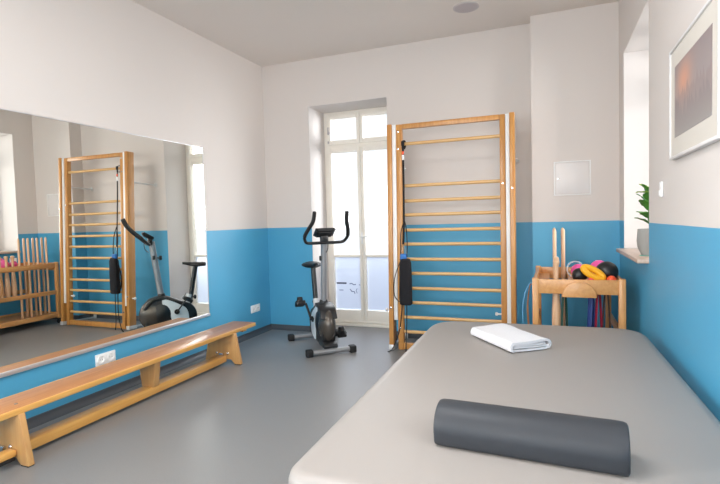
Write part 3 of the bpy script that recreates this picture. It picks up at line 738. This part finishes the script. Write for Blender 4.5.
# tan hoop and pale cord hanging on the left side of the cart
s = MB(); pts = smoothpts([(0, 0, 0), (-.012, -.055, -.06), (-.022, -.075, -.17), (-.018, -.06, -.29), (-.010, 0, -.34), (-.018, .06, -.29), (-.022, .075, -.17), (-.012, .055, -.06), (0, 0, 0)], 6)[:-1]
s.tube(pts, .011, 8, closed=True, flat=(.3, 1, (1, 0, 0))); s.tube([(.0, 0, -.005), (.022, 0, -.003)], .004, 8)
o = s.done('exercise_band', 'btan'); o.location = (3.064, -1.275, .790); tag(o, 'tan elastic band loop hanging outside the left side of the trolley', 'exercise band', 'exercise bands hanging under the trolley end')
s = MB(); pts = smoothpts([(0, 0, 0), (-.035, 0, -.08), (-.052, 0, -.2), (-.045, .01, -.33), (-.02, .015, -.40), (.0, .01, -.33)], 6)
s.tube(pts, .0045, 8); s.tube([(0, 0, 0), (.026, 0, .0)], .0045, 8)
o = s.done('elastic_tube', 'pale'); o.location = (3.062, -1.338, .800); tag(o, 'thin pale blue elastic cord hanging on the left side of the trolley', 'cord')
# wooden sticks upright in the rack
s0 = None
lab = ['slender upright wooden gymnastic stick in the trolley rack']*7
ys = [(-.474 if i % 2 == 0 else -.421)-.0617*i for i in range(7)]
for i, y in enumerate(ys):
    if s0 is None:
        s = MB(); s.lathe([(.006, 0), (.0125, .006), (.014, .02), (.014, 1.025), (.0115, 1.038), (.006, 1.046), (.001, 1.048)], (0, 0, 0), 18)
        s0 = s.done('gymnastic_stick', 'stick'); o = s0
    else:
        o = s0.copy(); C.objects.link(o)
    o.location = (3.237 if i % 2 == 0 else 3.305, y, .1355)
    side = 'left' if i % 2 == 0 else 'right'
    nth = ['at the corner end', 'second from the corner end', 'third from the corner end', 'in the middle of the seven', 'third from the room end', 'second from the room end', 'nearest the wooden clubs'][i]
    tag(o, 'upright wooden gymnastic stick in the trolley rack, %s' % nth, 'stick', 'wooden sticks standing in the trolley rack')
# clubs hanging between slat and tray
c0 = None
for i, y in enumerate([-.925, -1.005, -1.087, -1.168, -1.25]):
    if c0 is None:
        s = MB(); s.lathe([(.010, -.385), (.028, -.380), (.034, -.34), (.034, -.29), (.027, -.18), (.019, -.06), (.0155, .0), (.0145, .08), (.017, .10), (.0225, .115), (.0225, .128), (.014, .137), (.002, .138)], (0, 0, 0), 24)
        c0 = s.done('gymnastic_club', 'stick'); o = c0
    else: o = c0.copy(); C.objects.link(o)
    o.location = (3.245, y, .825)
    nth = ['next to the upright sticks', 'second from the upright sticks', 'in the middle of the five', 'second from the room end of the trolley', 'nearest the room end of the trolley'][i]
    tag(o, 'wooden exercise club hanging in the trolley, %s' % nth, 'club', 'wooden clubs hanging in the trolley')
# balls on the tray
TT = .794
def ball(name, mat, x, y, r, label, z=None, group=None, cat='ball'):
    o = MB().ell((0, 0, 0), r, u=32, v=20).done(name, mat, ang=180); o.location = (x, y, (z if z else TT+r)); return tag(o, label, cat, group)
ball('exercise_ball', 'black', 3.405, -1.20, .054, 'glossy black ball on the trolley, left of the yellow ring', group='black balls on the trolley')
ball('exercise_ball', 'black', 3.588, -1.165, .077, 'larger glossy black ball on the trolley, right of the yellow ring', None, 'black balls on the trolley')
ball('exercise_ball', 'pink', 3.410, -.93, .056, 'pink ball behind the left black ball', group='pink balls on the trolley')
ball('exercise_ball', 'pink', 3.560, -.90, .070, 'larger pink ball behind the right black ball', group='pink balls on the trolley')
ball('exercise_ball', 'pink', 3.420, -.80, .045, 'smallest pink ball, farthest back beside the wooden sticks', group='pink balls on the trolley')
ball('massage_ball', 'red', 3.476, -1.292, .024, 'small coral ball on the trolley in front of the yellow ring', group='small balls at the front of the trolley')
ball('massage_ball', 'orange', 3.606, -1.285, .032, 'small orange ball under the right black ball at the front', group='small balls at the front of the trolley')
s = MB(); pts = [(.072*math.cos(a), .026*math.sin(a), 0) for a in [2*PI*i/36 for i in range(36)]]
s.tube(pts, .0225, 14, closed=True); o = s.done('massage_ring', 'yellow'); o.location = (3.490, -1.272, TT+.080)
o.rotation_euler = (math.radians(60), math.radians(30), 0); tag(o, 'yellow foam ring resting between the two black balls', 'ring')
s = MB(); pts = [(.062*math.cos(a), 0, .062*math.sin(a)) for a in [2*PI*i/30 for i in range(30)]]
o = s.tube(pts, .006, 10, closed=True).done('plastic_ring', 'clear'); o.location = (3.385, -1.02, TT+.078); o.rotation_euler = (math.radians(-12), 0, math.radians(10)); tag(o, 'translucent plastic ring standing on the trolley beside the clubs', 'ring')
s = MB(); s.box((0, 0, 0), (.05, .07, .12), .005); o = s.done('carton', 'white'); o.location = (3.575, -.70, TT+.06); tag(o, 'small white carton behind the balls on the trolley', 'carton')

# ------------------------------------------------------------------ potted plant on the sill
pp = thing('potted_plant', 'young broad-leaved plant in a tapered grey concrete pot on the window sill', 'plant', (3.846, -1.29, 1.0035))
MB().lathe([(.054, 0), (.056, .003), (.078, .055), (.0835, .10), (.078, .178), (.0765, .182), (.073, .180), (.072, .165), (.0, .165)], (0, 0, 0), 40).done('pot', 'pot', pp)
MB().lathe([(.0715, .158), (.07, .167), (.03, .172), (0, .173)], (0, 0, 0), 30).done('soil', 'soil', pp)
s = MB(); s.tube(smoothpts([(0, 0, .165), (-.006, .004, .25), (.004, 0, .34), (-.004, .002, .43)]), [.005]*17+[.004]*8, 8)
def leaf(mb, base, az, el, L_, w_, curl=.25):
    bm = bmesh.new(); n, k = 9, 4; rows = []
    for i in range(n+1):
        t = i/n; ww = w_*math.sin(PI*min(1, t*.93+.05))**.75*(1.1-.25*(1-t)) if i < n else .001
        x = L_*t; z = -curl*L_*t*t
        rows.append([bm.verts.new((x, ww*j/k, z+.18*abs(ww*j/k)+.003*math.sin(t*18+j))) for j in range(-k, k+1)])
    for A, B in zip(rows, rows[1:]):
        for j in range(2*k): bm.faces.new((A[j], A[j+1], B[j+1], B[j]))
    g = bmesh.ops.extrude_face_region(bm, geom=bm.faces[:]); bmesh.ops.translate(bm, vec=(0, 0, .0012), verts=[v for v in g['geom'] if isinstance(v, bmesh.types.BMVert)])
    bmesh.ops.recalc_face_normals(bm, faces=bm.faces)
    L_ *= 1; mb.merge(bm, T(base) @ R(az, 'Z') @ R(-el, 'Y'))
stm = s
lv = MB(); random.seed(5)
for i, (z, az, el, L_, w_) in enumerate([(.21, 3.3, .45, .125, .034), (.23, 5.2, .3, .12, .033), (.25, 4.2, .35, .135, .036), (.26, 2.3, .35, .13, .036), (.28, .6, .4, .13, .036), (.30, 3.75, .75, .135, .036), (.32, 5.6, .5, .13, .036), (.33, 2.9, .85, .14, .035), (.35, 1.3, .5, .12, .035), (.37, 4.6, .6, .12, .036), (.40, 3.4, 1.0, .12, .032)]):
    leaf(lv, (-.002, 0, z), az, el+.25, L_*.86, w_*1.3)
stm.done('stem', 'stem', pp); lv.done('leaves', 'leaf', pp)
lv = MB()
for i, (z, az, el, L_, w_) in enumerate([(.42, 3.6, .35, .10, .038), (.43, 5.5, .4, .10, .038), (.44, 1.2, .6, .09, .034), (.435, 2.5, .9, .09, .034)]): leaf(lv, (-.003, 0, z), az, el, L_, w_)
lv.done('young_leaves', 'leaf2', pp)['label'] = 'bright yellow-green young leaves at the top'
o = MB().lathe([(.066, 0), (.066, .003), (.0, .003)], (0, 0, 0), 30).done('coaster', 'teal'); o.location = (3.846, -1.29, 1.0002); tag(o, 'round teal coaster under the plant pot on the sill', 'coaster')
